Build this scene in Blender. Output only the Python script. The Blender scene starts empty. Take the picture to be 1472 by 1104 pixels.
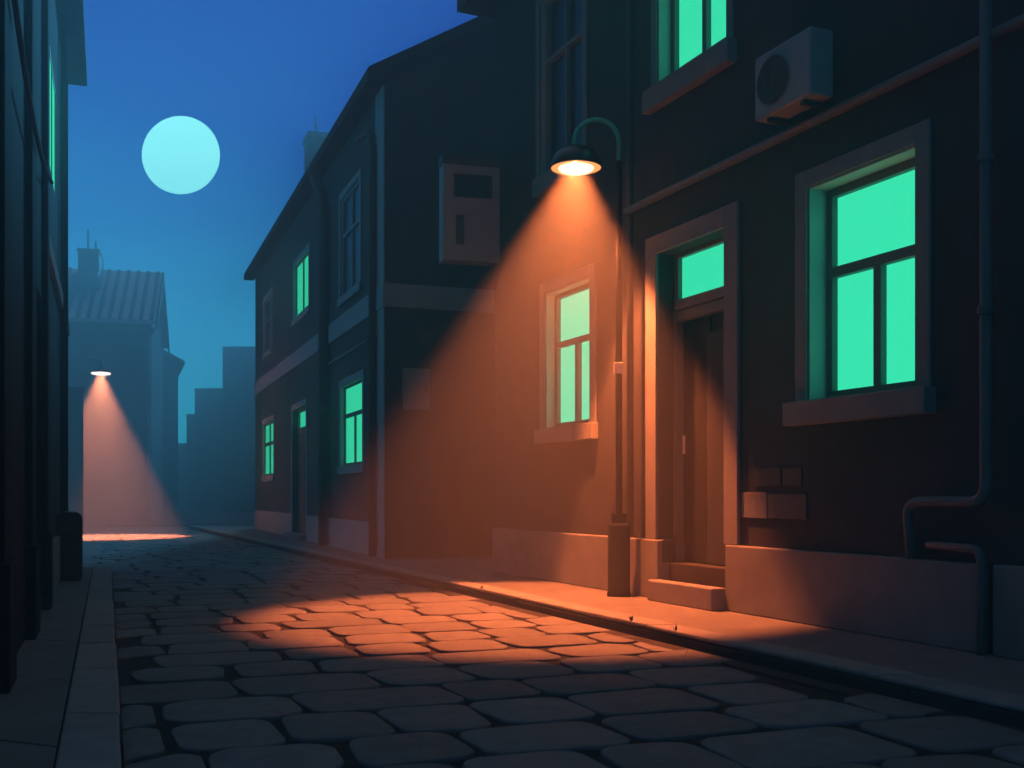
import bpy, bmesh, math, random
from mathutils import Vector, Matrix
random.seed(11)

SUNDIR = (-.045, 1, .34); SUNE = 2.8; ANI = .36; DENS = .027
sc = bpy.context.scene
C = sc.collection
F = 1560.0          # focal length of the photograph in its own pixels
HZ = 711.0          # row of the horizon
EYE = 0.95          # eye height above the pavement

# ------------------------------------------------------------------ materials
def new_mat(name):
    m = bpy.data.materials.new(name); m.use_nodes = True
    nt = m.node_tree; nt.nodes.clear()
    out = nt.nodes.new('ShaderNodeOutputMaterial')
    return m, nt, out

def mat(name, col, rough=0.85, var=0.25, scale=6.0, bump=0.15, bscale=60.0, spec=0.25, metal=0.0, island=0.0, stain=0.0):
    m, nt, out = new_mat(name)
    N, L = nt.nodes, nt.links
    b = N.new('ShaderNodeBsdfPrincipled')
    b.inputs['Roughness'].default_value = rough
    b.inputs['Metallic'].default_value = metal
    b.inputs['Specular IOR Level'].default_value = spec
    tc = N.new('ShaderNodeTexCoord')
    n1 = N.new('ShaderNodeTexNoise'); n1.inputs['Scale'].default_value = scale; n1.inputs['Detail'].default_value = 5
    L.new(tc.outputs['Object'], n1.inputs['Vector'])
    r = N.new('ShaderNodeMapRange')
    r.inputs['From Min'].default_value = 0.3; r.inputs['From Max'].default_value = 0.7
    r.inputs['To Min'].default_value = 1 - var; r.inputs['To Max'].default_value = 1 + var
    L.new(n1.outputs['Fac'], r.inputs['Value'])
    fac = r.outputs['Result']
    if island:
        g = N.new('ShaderNodeNewGeometry')
        r2 = N.new('ShaderNodeMapRange')
        r2.inputs['To Min'].default_value = 1 - island; r2.inputs['To Max'].default_value = 1 + island
        L.new(g.outputs['Random Per Island'], r2.inputs['Value'])
        mu = N.new('ShaderNodeMath'); mu.operation = 'MULTIPLY'
        L.new(fac, mu.inputs[0]); L.new(r2.outputs['Result'], mu.inputs[1]); fac = mu.outputs[0]
    if stain:
        n3 = N.new('ShaderNodeTexNoise'); n3.inputs['Scale'].default_value = 0.8; n3.inputs['Detail'].default_value = 8; n3.inputs['Roughness'].default_value = 0.62
        L.new(tc.outputs['Object'], n3.inputs['Vector'])
        r3 = N.new('ShaderNodeMapRange')
        r3.inputs['From Min'].default_value = 0.4; r3.inputs['From Max'].default_value = 0.62
        r3.inputs['To Min'].default_value = 1 - stain; r3.inputs['To Max'].default_value = 1.0
        L.new(n3.outputs['Fac'], r3.inputs['Value'])
        mu = N.new('ShaderNodeMath'); mu.operation = 'MULTIPLY'
        L.new(fac, mu.inputs[0]); L.new(r3.outputs['Result'], mu.inputs[1]); fac = mu.outputs[0]
    mx = N.new('ShaderNodeVectorMath'); mx.operation = 'SCALE'
    mx.inputs[0].default_value = col
    L.new(fac, mx.inputs['Scale'])
    L.new(mx.outputs['Vector'], b.inputs['Base Color'])
    if bump:
        n2 = N.new('ShaderNodeTexNoise'); n2.inputs['Scale'].default_value = bscale; n2.inputs['Detail'].default_value = 4
        L.new(tc.outputs['Object'], n2.inputs['Vector'])
        bp = N.new('ShaderNodeBump'); bp.inputs['Strength'].default_value = bump; bp.inputs['Distance'].default_value = 0.01
        L.new(n2.outputs['Fac'], bp.inputs['Height']); L.new(bp.outputs['Normal'], b.inputs['Normal'])
    L.new(b.outputs['BSDF'], out.inputs['Surface'])
    return m

def emit(name, col, strength, through=False):
    m, nt, out = new_mat(name)
    e = nt.nodes.new('ShaderNodeEmission')
    e.inputs['Color'].default_value = (*col, 1); e.inputs['Strength'].default_value = strength
    if through:      # a glowing clear lens: light passes through it
        t = nt.nodes.new('ShaderNodeBsdfTransparent'); a = nt.nodes.new('ShaderNodeAddShader')
        nt.links.new(t.outputs[0], a.inputs[0]); nt.links.new(e.outputs[0], a.inputs[1])
        nt.links.new(a.outputs[0], out.inputs['Surface'])
    else:
        nt.links.new(e.outputs[0], out.inputs['Surface'])
    return m

M = dict(
    wall_dark=mat('dark_plaster', (.050, .055, .066), .9, .12, 5, .25, 90, .15, stain=.15),
    trim=mat('grey_trim', (.24, .25, .26), .85, .10, 7, .15, 90, .2, stain=.12),
    frame=mat('painted_frame', (.15, .17, .175), .6, .08, 9, .05, 60, .3),
    plinth=mat('plinth_render', (.23, .24, .255), .9, .12, 5, .25, 80, .2, stain=.18),
    step=mat('step_stone', (.22, .22, .23), .9, .15, 8, .2, 70, .2),
    reveal=mat('reveal_paint', (.50, .52, .52), .9, .06, 7, .1, 90, .2),
    door_sill=mat('door_sill_stone', (.035, .036, .04), .9, .15, 8, .2, 70, .2),
    door=mat('door_dark', (.012, .014, .017), .6, .15, 4, .05, 60, .3),
    leaf=mat('door_leaf', (.035, .040, .046), .6, .15, 4, .05, 60, .3),
    brass=mat('pale_metal', (.85, .78, .70), .5, .1, 20, .0, 60, .4),
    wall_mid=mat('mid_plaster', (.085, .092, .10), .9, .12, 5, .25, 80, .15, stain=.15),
    trim_mid=mat('mid_trim', (.42, .44, .46), .9, .10, 6, .2, 80, .2, stain=.1),
    wall_end=mat('end_plaster_shaded', (.050, .053, .060), .9, .12, 5, .25, 80, .1, stain=.15),
    roof=mat('dark_roof', (.030, .033, .040), .85, .2, 8, .2, 40, .1),
    pipe=mat('drainpipe_paint', (.13, .15, .165), .6, .12, 10, .05, 60, .3),
    pipe_dark=mat('drainpipe_dark', (.055, .065, .075), .6, .12, 10, .05, 60, .3),
    glass=mat('dark_glass', (.020, .026, .032), .35, .05, 3, .0, 10, .4),
    brick=mat('bare_brick', (.12, .125, .135), .9, .15, 20, .3, 80, .15),
    brick_pale=mat('pale_brick', (.19, .21, .22), .9, .15, 20, .3, 80, .15),
    metal_box=mat('enamel_box', (.34, .36, .38), .55, .08, 6, .05, 60, .35),
    metal_dim=mat('enamel_dim', (.085, .095, .105), .6, .08, 6, .05, 60, .3),
    lamp=mat('lamp_iron', (.014, .019, .024), .85, .15, 20, .05, 90, .12),
    shade=mat('lamp_shade_enamel', (.02, .026, .03), .32, .1, 20, .02, 90, .6),
    lamp_green_light=mat('lamp_arm_window_light', (.16, .62, .48), .4, .1, 20, .03, 90, .5),  # green window light on the arm, put into its base colour
    reflect=mat('lamp_reflector', (.75, .45, .22), .5, .05, 20, .0, 90, .4),
    stone=mat('paving_stone', (.158, .166, .180), .82, .16, 9, .5, 55, .25, island=.16),
    mortar=mat('paving_joint', (.035, .035, .037), .95, .3, 14, .6, 60, .1),
    pave=mat('pavement_slab', (.182, .184, .192), .9, .14, 4, .4, 90, .2, stain=.15),
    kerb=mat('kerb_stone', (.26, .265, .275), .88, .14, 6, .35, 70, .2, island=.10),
    kerb_shaded=mat('kerb_shaded_stone', (.040, .042, .047), .9, .2, 8, .35, 70, .15),  # shade of the kerb face and gutter, put into the stone colour
    asphalt=mat('far_ground', (.12, .125, .13), .95, .2, 3, .3, 50, .15),
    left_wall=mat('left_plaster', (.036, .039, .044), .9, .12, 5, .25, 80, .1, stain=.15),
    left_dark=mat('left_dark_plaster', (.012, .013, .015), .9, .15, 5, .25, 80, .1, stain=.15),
    bin=mat('bin_paint', (.018, .019, .024), .55, .15, 12, .05, 60, .3),
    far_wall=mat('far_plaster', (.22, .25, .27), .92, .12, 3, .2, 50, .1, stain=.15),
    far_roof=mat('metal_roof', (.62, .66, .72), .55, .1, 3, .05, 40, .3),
    far_seam=mat('roof_seam', (.05, .06, .08), .6, .1, 3, .05, 40, .3),
    weed=mat('weed_leaf', (.035, .05, .03), .8, .3, 30, 0, 60, .2),
    lit=emit('lit_window', (.040, .76, .41), 1.25),
    lit_far=emit('lit_window_far', (.040, .74, .375), 1.0),
    lens=emit('lamp_lens', (1.0, .86, .70), 1.6, True),
    ring=emit('lamp_ring', (1.0, .33, .085), .95, True),
    moon=emit('moon_glow', (.245, .86, .82), 2.1),
)

# ------------------------------------------------------------------ objects
def obj(name, bm, m, parent=None, bevel=0.0, smooth=False):
    bmesh.ops.recalc_face_normals(bm, faces=bm.faces)
    me = bpy.data.meshes.new(name); bm.to_mesh(me); bm.free()
    for x in (m if isinstance(m, (list, tuple)) else [m]):
        me.materials.append(M[x])
    if smooth:
        for p in me.polygons: p.use_smooth = True
    o = bpy.data.objects.new(name, me); C.objects.link(o)
    if parent: o.parent = parent
    if bevel:
        b = o.modifiers.new('bevel', 'BEVEL'); b.width = bevel; b.segments = 2; b.limit_method = 'ANGLE'
    return o

def tag(o, label=None, cat=None, group=None, kind=None):
    if label: o['label'] = label
    if cat: o['category'] = cat
    if group: o['group'] = group
    if kind: o['kind'] = kind
    return o

def thing(name, label, cat, loc=(0, 0, 0), rz=0.0, group=None):
    o = bpy.data.objects.new(name, None); C.objects.link(o)
    o.location = loc; o.rotation_euler = (0, 0, rz); o.empty_display_size = .3
    return tag(o, label, cat, group)

def BM(): return bmesh.new()

def box(bm, x0, x1, y0, y1, z0, z1, mi=0):
    v = [bm.verts.new((x, y, z)) for z in (z0, z1) for y in (y0, y1) for x in (x0, x1)]
    for f in ((0, 2, 3, 1), (4, 5, 7, 6), (0, 1, 5, 4), (2, 6, 7, 3), (0, 4, 6, 2), (1, 3, 7, 5)):
        bm.faces.new([v[i] for i in f]).material_index = mi
    return bm

def prism(bm, pts, axis, a0, a1, mi=0):
    """polygon pts in the plane across `axis`, swept from a0 to a1"""
    def P(p, a):
        return {'x': (a, p[0], p[1]), 'y': (p[0], a, p[1]), 'z': (p[0], p[1], a)}[axis]
    A = [bm.verts.new(P(p, a0)) for p in pts]; B = [bm.verts.new(P(p, a1)) for p in pts]
    n = len(pts)
    bm.faces.new(A).material_index = mi; bm.faces.new(B).material_index = mi
    for i in range(n):
        bm.faces.new((A[i], A[(i+1) % n], B[(i+1) % n], B[i])).material_index = mi
    return bm

def tube(bm, pts, r, seg=14, caps=True, mi=0):
    pts = [Vector(p) for p in pts]; rings = []
    rr = r if isinstance(r, (list, tuple)) else [r]*len(pts)
    up = Vector((0, 0, 1)); prev = None
    for i, p in enumerate(pts):
        t = (pts[min(i+1, len(pts)-1)] - pts[max(i-1, 0)]).normalized()
        if prev is None:
            a = up if abs(t.dot(up)) < .9 else Vector((1, 0, 0))
            n = t.cross(a).normalized()
        else:
            n = (prev - t*prev.dot(t)).normalized()
        prev = n; b = t.cross(n)
        rings.append([bm.verts.new(p + (n*math.cos(2*math.pi*k/seg) + b*math.sin(2*math.pi*k/seg))*rr[i]) for k in range(seg)])
    for A, B in zip(rings, rings[1:]):
        for k in range(seg):
            bm.faces.new((A[k], A[(k+1) % seg], B[(k+1) % seg], B[k])).material_index = mi
    if caps:
        bm.faces.new(rings[0]).material_index = mi; bm.faces.new(rings[-1]).material_index = mi
    return bm

def lathe(bm, prof, cx=0, cy=0, seg=32, mi=0):
    rings = [[bm.verts.new((cx + r*math.cos(2*math.pi*k/seg), cy + r*math.sin(2*math.pi*k/seg), z)) for k in range(seg)] for r, z in prof]
    for A, B in zip(rings, rings[1:]):
        for k in range(seg):
            bm.faces.new((A[k], A[(k+1) % seg], B[(k+1) % seg], B[k])).material_index = mi
    for R_ in (rings[0], rings[-1]):
        bm.faces.new(R_).material_index = mi
    bmesh.ops.remove_doubles(bm, verts=bm.verts, dist=1e-5)
    return bm

def smooth_path(pts, rad=.06, n=6):
    """rounds the corners of a polyline"""
    P = [Vector(p) for p in pts]; out = [P[0]]
    for a, b, c in zip(P, P[1:], P[2:]):
        d1 = (a-b); d2 = (c-b); k = min(rad, d1.length*.49, d2.length*.49)
        s = b + d1.normalized()*k; e = b + d2.normalized()*k
        for i in range(n+1):
            t = i/n
            out.append(s*(1-t)**2 + b*2*t*(1-t) + e*t*t)
    out.append(P[-1]); return out

def holed_wall(bm, x0, x1, y0, y1, z0, z1, holes, mi=0):
    """wall slab with rectangular openings (x0,x1,z0,z1) cut through"""
    xs = sorted({x0, x1, *[h[0] for h in holes], *[h[1] for h in holes]})
    zs = sorted({z0, z1, *[h[2] for h in holes], *[h[3] for h in holes]})
    xs = [x for x in xs if x0 <= x <= x1]; zs = [z for z in zs if z0 <= z <= z1]
    vf = {}
    def V(x, y, z):
        k = (round(x, 5), round(y, 5), round(z, 5))
        if k not in vf: vf[k] = bm.verts.new((x, y, z))
        return vf[k]
    def solid(i, j):
        if i < 0 or j < 0 or i >= len(xs)-1 or j >= len(zs)-1: return False
        cx, cz = (xs[i]+xs[i+1])/2, (zs[j]+zs[j+1])/2
        return not any(h[0] < cx < h[1] and h[2] < cz < h[3] for h in holes)
    for i in range(len(xs)-1):
        for j in range(len(zs)-1):
            if not solid(i, j): continue
            a, b, c, d = xs[i], xs[i+1], zs[j], zs[j+1]
            for y in (y0, y1):
                bm.faces.new((V(a, y, c), V(b, y, c), V(b, y, d), V(a, y, d))).material_index = mi
            if not solid(i-1, j): bm.faces.new((V(a, y0, c), V(a, y1, c), V(a, y1, d), V(a, y0, d))).material_index = mi
            if not solid(i+1, j): bm.faces.new((V(b, y0, c), V(b, y1, c), V(b, y1, d), V(b, y0, d))).material_index = mi
            if not solid(i, j-1): bm.faces.new((V(a, y0, c), V(b, y0, c), V(b, y1, c), V(a, y1, c))).material_index = mi
            if not solid(i, j+1): bm.faces.new((V(a, y0, d), V(b, y0, d), V(b, y1, d), V(a, y1, d))).material_index = mi
    return bm

class Front:
    """a house front: o = a ground point on it, u = along it, n = into the house"""
    def __init__(s, o, u):
        s.o = Vector(o); s.u = Vector(u).normalized(); s.n = Vector((-s.u.y, s.u.x))
        s.rz = math.atan2(s.u.y, s.u.x)
    def at(s, px, py, y=0.0):
        """where the line of sight of a spot in the photo meets this front (set back by y): (x, z)"""
        k = Vector(((px-736)/F, 1.0))
        Y = (y + s.n.dot(s.o)) / s.n.dot(k)
        return s.u.dot(k*Y - s.o), EYE + (HZ-py)/F*Y
    def x(s, px, y=0.0): return s.at(px, 0, y)[0]
    def z(s, px, py, y=0.0): return s.at(px, py, y)[1]

def window(parent, x0, x1, z0, z1, y, recess, fw=.06, bars=('T', .62), lit=True, surround=.12, sur_m='trim', sill=(.06, .10, .14),
           frame_m='frame', proud=.025, label=None, bw=None, fd=.055):
    """opening x0..x1, z0..z1 in a wall whose face is at y; bars: T = top light over two leaves, 4 = two top panes over two leaves"""
    bw = bw or fw
    f0, f1 = y+recess, y+recess+fd
    bm = BM()
    box(bm, x0, x0+fw, f0, f1, z0, z1); box(bm, x1-fw, x1, f0, f1, z0, z1)
    box(bm, x0+fw, x1-fw, f0, f1, z0, z0+fw); box(bm, x0+fw, x1-fw, f0, f1, z1-fw, z1)
    zt = z0 + (z1-z0)*bars[1]; xm = (x0+x1)/2
    if bars[0] in 'T4':
        box(bm, x0+fw, x1-fw, f0-.006, f1, zt-bw/2, zt+bw/2)
        box(bm, xm-bw/2, xm+bw/2, f0, f1, z0+fw, zt-bw/2)
    if bars[0] == '4':
        box(bm, xm-bw/2, xm+bw/2, f0, f1, zt+bw/2, z1-fw)
    if bars[0] == '2':
        box(bm, xm-bw/2, xm+bw/2, f0, f1, z0+fw, z1-fw)
    w = obj('window', bm, frame_m, parent, .004)
    if label: w['label'] = label
    bm = BM(); box(bm, x0+.002, x1-.002, f1+.002, f1+.014, z0+.002, z1-.002)
    obj('pane', bm, 'lit' if lit else 'glass', w)
    if surround:
        bm = BM(); s = surround; a, b = y-proud, y-.002
        box(bm, x0-s, x0, a, b, z0, z1+s); box(bm, x1, x1+s, a, b, z0, z1+s); box(bm, x0, x1, a, b, z1, z1+s)
        obj('surround', bm, sur_m, w, .005)
        bm = BM(); a, b = y-.001, f0-.002; q = .016
        box(bm, x0+.001, x0+q, a, b, z0+.006, z1-.001); box(bm, x1-q, x1-.001, a, b, z0+.006, z1-.001); box(bm, x0+q, x1-q, a, b, z1-q, z1-.001)
        obj('reveal', bm, 'reveal', w)
    if sill:
        out, th, ex = sill
        bm = BM(); box(bm, x0-ex, x1+ex, y-out, y-.002, z0-th, z0-.003)
        obj('sill', bm, sur_m, w, .008)
        bm = BM(); box(bm, x0+.002, x1-.002, y+.001, f0+.03, z0-.03, z0+.004)
        obj('inner_sill', bm, sur_m, w)
    return w

# ================================================================== THE SETTING
def lk(Y): return -1.353 - .3730*(Y-3.77)        # left kerb edge
def rk(Y): return 1.025 - .428*(Y-7.76)          # right kerb edge
ROAD = -0.105
LEFT_END = 14.3

bm = BM(); box(bm, -34, 26, -12, 76, ROAD-.25, ROAD-.03)
tag(obj('ground', bm, 'asphalt'), kind='structure')

# road of large rounded paving stones
def stone(bm, P, h):
    """P: outline of one stone (list of xy, rounded); makes a low pillow"""
    cx = sum(p[0] for p in P)/len(P); cy = sum(p[1] for p in P)/len(P)
    def ring(f, z): return [bm.verts.new((cx+(x-cx)*f, cy+(y-cy)*f, z)) for x, y in P]
    R0 = ring(1.0, ROAD-.03); R1 = ring(.998, ROAD+h*.45); R2 = ring(.982, ROAD+h*.88); R3 = ring(.95, ROAD+h)
    n = len(P)
    for A, B in ((R0, R1), (R1, R2), (R2, R3)):
        for i in range(n):
            bm.faces.new((A[i], A[(i+1) % n], B[(i+1) % n], B[i])).smooth = True
    bm.faces.new(R3).smooth = True

ax = Vector((-.395, 1)).normalized(); ay = Vector((ax.y, -ax.x))     # along / across the street
bm = BM()
def outline(a0, a1, c0, c1):
    """rounded rectangle in street coordinates with an uneven edge"""
    w, d = c1-c0, a1-a0
    r = min(w, d)*random.uniform(.20, .30); pts = []
    q = [random.uniform(-.025, .025) for _ in range(8)]
    cs = ((c1-r, a1-r, 0), (c0+r, a1-r, 90), (c0+r, a0+r, 180), (c1-r, a0+r, 270))
    for i, (c, a, g) in enumerate(cs):
        for k in range(6):
            t = math.radians(g + k*18)
            pts.append((c + q[2*i] + r*math.cos(t)*random.uniform(.96, 1.03), a + q[2*i+1] + r*math.sin(t)*random.uniform(.96, 1.03)))
    return [tuple(ax*a + ay*c) for c, a in pts]
a = 1.2
while a < 36.5:
    d = random.uniform(.50, .62)
    c = -26.0 + random.uniform(0, .5)
    while c < 24:
        w = random.choice((.46, .52, .58, .66, .80)) * random.uniform(.93, 1.07)
        jit = random.uniform(-.012, .012)
        g = .017
        P = outline(a+g+jit, a+d-g+jit, c+g, c+w-g)
        c += w
        cen = Vector((sum(p[0] for p in P)/len(P), sum(p[1] for p in P)/len(P)))
        Y = cen.y
        if Y < 1.0 or Y > 34.9: continue
        lo = lk(Y) if Y < LEFT_END+.2 else -26
        hi = rk(Y) if Y < 32 else 8
        if cen.x < lo-.10 or cen.x > hi+.06: continue
        P = [(min(max(x, (lk(y)+.012) if Y < LEFT_END+.2 else -26), rk(y)-.03 if Y < 32 else 8), y) for x, y in P]
        area = abs(sum(P[i][0]*P[(i+1) % 24][1]-P[(i+1) % 24][0]*P[i][1] for i in range(24)))/2
        if area < .02: continue
        stone(bm, P, random.uniform(.013, .020))
    a += d
box(bm, -33.5, 25.5, -11.5, 36.5, ROAD-.02, ROAD-.0005, 1)
rd = obj('road', bm, ['stone', 'mortar']); tag(rd, kind='structure')

def slab(name, P, z0, z1, m, bevel=.0):
    bm = BM(); prism(bm, P, 'z', z0, z1)
    o = obj(name, bm, m, None, bevel); return tag(o, kind='structure')
KW = .24
slab('pavement', [(rk(-6)+KW, -6), (22, -6), (22, 33.5), (rk(33.5)+KW, 33.5)], ROAD-.02, 0, 'pave')
bm = BM(); Y = 1.2
while Y < LEFT_END-.1:
    e = min(Y+1.45, LEFT_END); g = .005
    prism(bm, [(lk(Y+g)-KW-.004, Y+g), (lk(e-g)-KW-.004, e-g), (lk(e-g)-2.4, e-g+.9), (lk(Y+g)-2.4, Y+g+.9)], 'z', ROAD-.02, random.uniform(-.003, 0)); Y = e
tag(obj('pavement', bm, 'pave', None, .006), kind='structure')
slab('pavement', [(lk(1.2)-2.404, 2.1), (lk(LEFT_END)-2.404, LEFT_END+.9), (-16, LEFT_END+.9), (-10, 1.2)], ROAD-.02, -.004, 'pave')
def kerb(f, Y0, Y1, side, name, m, hi, lo=ROAD-.02):
    bm = BM(); Y = Y0
    while Y < Y1:
        e = min(Y + random.uniform(.85, 1.25), Y1)
        g = .006
        j = random.uniform(-.004, .004)
        A = [(f(Y+g)+j, Y+g), (f(e-g)+j, e-g), (f(e-g)+side*(KW-.004), e-g), (f(Y+g)+side*(KW-.004), Y+g)]
        prism(bm, A, 'z', lo, hi+random.uniform(0, .004)); Y = e
    return tag(obj(name, bm, m, None, .012), kind='structure')
kerb(rk, -6, 33.5, 1, 'kerb', 'kerb', .006, -.024)
kerb(lambda Y: rk(Y)-.006, -6, 33.5, 1, 'kerb', 'kerb_shaded', -.031)
kerb(lk, 1.2, LEFT_END, -1, 'kerb', 'kerb', .006)
# gutter along the right kerb, its shade put into the dark colour
bm = BM(); Y = -6
while Y < 33:
    e = Y + random.uniform(.7, 1.0)
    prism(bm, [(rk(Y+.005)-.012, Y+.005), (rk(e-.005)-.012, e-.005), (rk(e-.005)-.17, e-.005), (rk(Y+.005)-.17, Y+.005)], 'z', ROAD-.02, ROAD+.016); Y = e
tag(obj('gutter', bm, 'kerb_shaded', None, .008), kind='structure')
# pavement and kerb on the far side of the cross street
slab('pavement', [(-33.8, 35.75), (25.8, 35.75), (25.8, 75.8), (-33.8, 75.8)], ROAD-.02, 0, 'pave')
bm = BM(); box(bm, -33.8, 25.8, 35.5, 35.745, ROAD-.02, .006)
tag(obj('kerb', bm, 'kerb', None, .012), kind='structure')

# ================================================================== HOUSE BEHIND THE STREET LAMP
RB = Front((1.74, 8.87), (.436, -1))
WY = .05                                     # wall face stands this far behind the plinth face
hb = thing('dark_house', 'tall dark plastered house with green lit windows and a recessed door behind the street lamp', 'house', (RB.o.x, RB.o.y, 0), RB.rz)
XL = RB.x(711, WY); XR = 13.0; TOP = 6.98; PZ = .546
def RO(px0, px1, pt, pb, y=WY):
    """opening on this house from photo: left col, right col, top row at right col, bottom row at right col"""
    return RB.x(px0, y), RB.x(px1, y), RB.z(px1, pb, y), RB.z(px1, pt, y)
w_big = RO(1162, 1319, 207, 558)
w_lamp = RO(785, 850, 397, 608)
w_dark = RO(778, 839, 8, 218); w_dark = (w_dark[0], w_dark[1], w_dark[2], w_dark[2]+1.98)
w_up = RO(946, 1047, -180, 62); w_up = (w_up[0], w_up[1], w_up[2], w_up[2]+1.75)
d0, d1 = RB.x(947, WY), RB.x(1045, WY)
DZ0 = .335; DZ1 = RB.z(1045, 327, WY)       # door opening with its top light
door_hole = (d0, d1, 0.0, DZ1)
bm = BM()
holed_wall(bm, XL, XR, WY, WY+.42, PZ-.005, TOP, [w_big, w_lamp, w_dark, w_up, (d0, d1, PZ-.01, DZ1)])
box(bm, XL, XL+.3, WY+.42, 7.5, 0, TOP); box(bm, XR-.3, XR, WY+.42, 7.5, 0, TOP); box(bm, XL+.3, XR-.3, 7.2, 7.5, 0, TOP)
box(bm, XL+.3, XR-.3, WY+.42, 7.2, TOP-.25, TOP-.002)
obj('wall', bm, 'wall_dark', hb)
# plinth, in three lengths
pl0, pl1, pr0, pr1, pr2 = RB.x(707), RB.x(945), RB.x(1042), RB.x(1409), RB.x(1426)
for a0, a1 in ((pl0, pl1), (pr0, pr1), (pr2, XR)):
    bm = BM(); box(bm, a0, a1, 0, WY+.40, 0, PZ-.007); obj('plinth', bm, 'plinth', hb, .012)
bm = BM(); box(bm, pr1, pr2, .07, WY+.40, 0, PZ-.007); obj('plinth', bm, 'wall_dark', hb)
# roof with a deep eave
bm = BM()
oh, ov = .34, .30
prism(bm, [(-oh, TOP+.002), (WY+3.7, TOP+2.3), (7.5+oh, TOP+.002), (7.5+oh, TOP+.17), (WY+3.7, TOP+2.5), (-oh, TOP+.17)], 'x', XL-ov, XR+.3)
box(bm, XL-ov+.02, XR+.28, -oh+.03, 7.5, TOP+.004, TOP+.05)
obj('roof', bm, 'roof', hb, .01)
# windows
window(hb, *w_big, WY, .155, .075, ('T', .60), True, .125, sill=(.11, .175, .165), bw=.075, label='large green lit window over a deep sill')
window(hb, *w_lamp, WY, .10, .06, ('T', .615), True, .125, sill=(.08, .17, .16), bw=.06, label='green lit window in the orange lamplight')
window(hb, *w_dark, WY, .05, .06, ('4', .66), False, .10, frame_m='trim', sill=(.07, .2, .10), bw=.05, label='unlit upper window with pale bars')
window(hb, *w_up, WY, .13, .07, ('2', .5), True, .09, sill=(.10, .2, .13), bw=.065, label='green lit upper window cut by the top of the photo')
# door
DR = .16
bm = BM()
s = .115
sx0, sx1, sz = RB.x(932, WY), RB.x(1065, WY), RB.z(1065, 289, WY)
box(bm, sx0, d0, WY-.035, WY-.002, PZ-.004, sz); box(bm, d1, sx1, WY-.035, WY-.002, PZ-.004, sz); box(bm, d0, d1, WY-.035, WY-.002, DZ1, sz)
obj('door_surround', bm, 'trim', hb, .006)
TZ0 = RB.z(1045, 411, WY+DR); TZ1 = RB.z(1045, 345, WY+DR)
bm = BM()
box(bm, d0+.002, d0+.07, WY+DR, WY+DR+.06, TZ0-.09, DZ1); box(bm, d1-.03, d1-.002, WY+DR, WY+DR+.06, TZ0-.09, DZ1)
box(bm, d0+.07, d1-.03, WY+DR, WY+DR+.06, TZ1, DZ1); box(bm, d0+.07, d1-.03, WY+DR-.03, WY+DR+.06, TZ0-.09, TZ0)
tl = obj('window', bm, 'frame', hb, .005); tl['label'] = 'green lit top light over the door'
bm = BM(); box(bm, d0+.071, d1-.031, WY+DR+.045, WY+DR+.058, TZ0+.001, TZ1-.001); obj('pane', bm, 'lit', tl)
dz_top = TZ0-.095
bm = BM()
fr = .075
box(bm, d0+.002, d0+fr, WY+DR-.01, WY+DR+.06, DZ0, dz_top); box(bm, d0+fr, d1-.002, WY+DR-.01, WY+DR+.06, dz_top-.10, dz_top)
dfr = obj('door_frame', bm, 'frame', hb, .005)
dl_top = dz_top-.10
xl = RB.x(1011, WY+DR)
bm = BM()
box(bm, d0+fr+.003, xl, WY+DR+.065, WY+DR+.11, DZ0+.004, dl_top-.004)
door = obj('door', bm, 'door', hb, .004)
bm = BM()
prism(bm, [(xl+.003, DZ0+.004), (d1-.004, DZ0+.004), (d1-.004, dl_top-.15), (xl+.05, dl_top-.15), (xl+.02, dl_top-.165), (xl+.003, dl_top-.20)], 'y', WY+DR+.035, WY+DR+.085)
o = obj('door_leaf', bm, 'leaf', door, .006)
bm = BM(); box(bm, xl+.003, d1-.004, WY+DR+.088, WY+DR+.11, DZ0+.004, dl_top-.004); obj('door_panel', bm, 'door', door)
hx0, hz0 = RB.at(976, 653, WY+DR+.06); hx1, hz1 = RB.at(985, 626, WY+DR+.06)
bm = BM(); box(bm, hx0, hx1, WY+DR+.045, WY+DR+.0645, hz0, hz1); obj('handle', bm, 'brass', door, .004)
# inside of the doorway, threshold and step
bm = BM(); box(bm, d0-.02, d1+.02, WY+DR+.115, WY+.40, 0, DZ1-.003); obj('door_backing', bm, 'door', hb)
bm = BM(); box(bm, pl1+.002, pr0-.002, WY+.07, WY+DR+.11, 0, DZ0-.002); obj('threshold', bm, 'door_sill', hb, .01)
bm = BM(); st0 = RB.x(930, -.125)
box(bm, st0, pr0-.004, -.125, .018, 0, .185); obj('doorstep', bm, 'step', hb, .012)
bm = BM(); box(bm, pl1+.001, d0+.001, WY+.001, WY+DR+.06, DZ0, PZ-.01); obj('door_jamb', bm, 'wall_dark', hb)
# patches of bare brick beside the door
for i, (a0, a1, t, b, m_) in enumerate(((1086, 1124, 671, 699, 'wall_mid'), (1126, 1154, 671, 699, 'wall_mid'), (1068, 1104, 708, 744, 'brick_pale'), (1105.5, 1161, 709, 745, 'brick'))):
    x0, z0 = RB.at(a0, b, WY); x1, z1 = RB.at(a1, t, WY)
    bm = BM(); box(bm, x0, x1, WY-.012-.001*i, WY-.002, z0, z1)
    obj('brick_patch', bm, m_, hb, .003)
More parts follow.
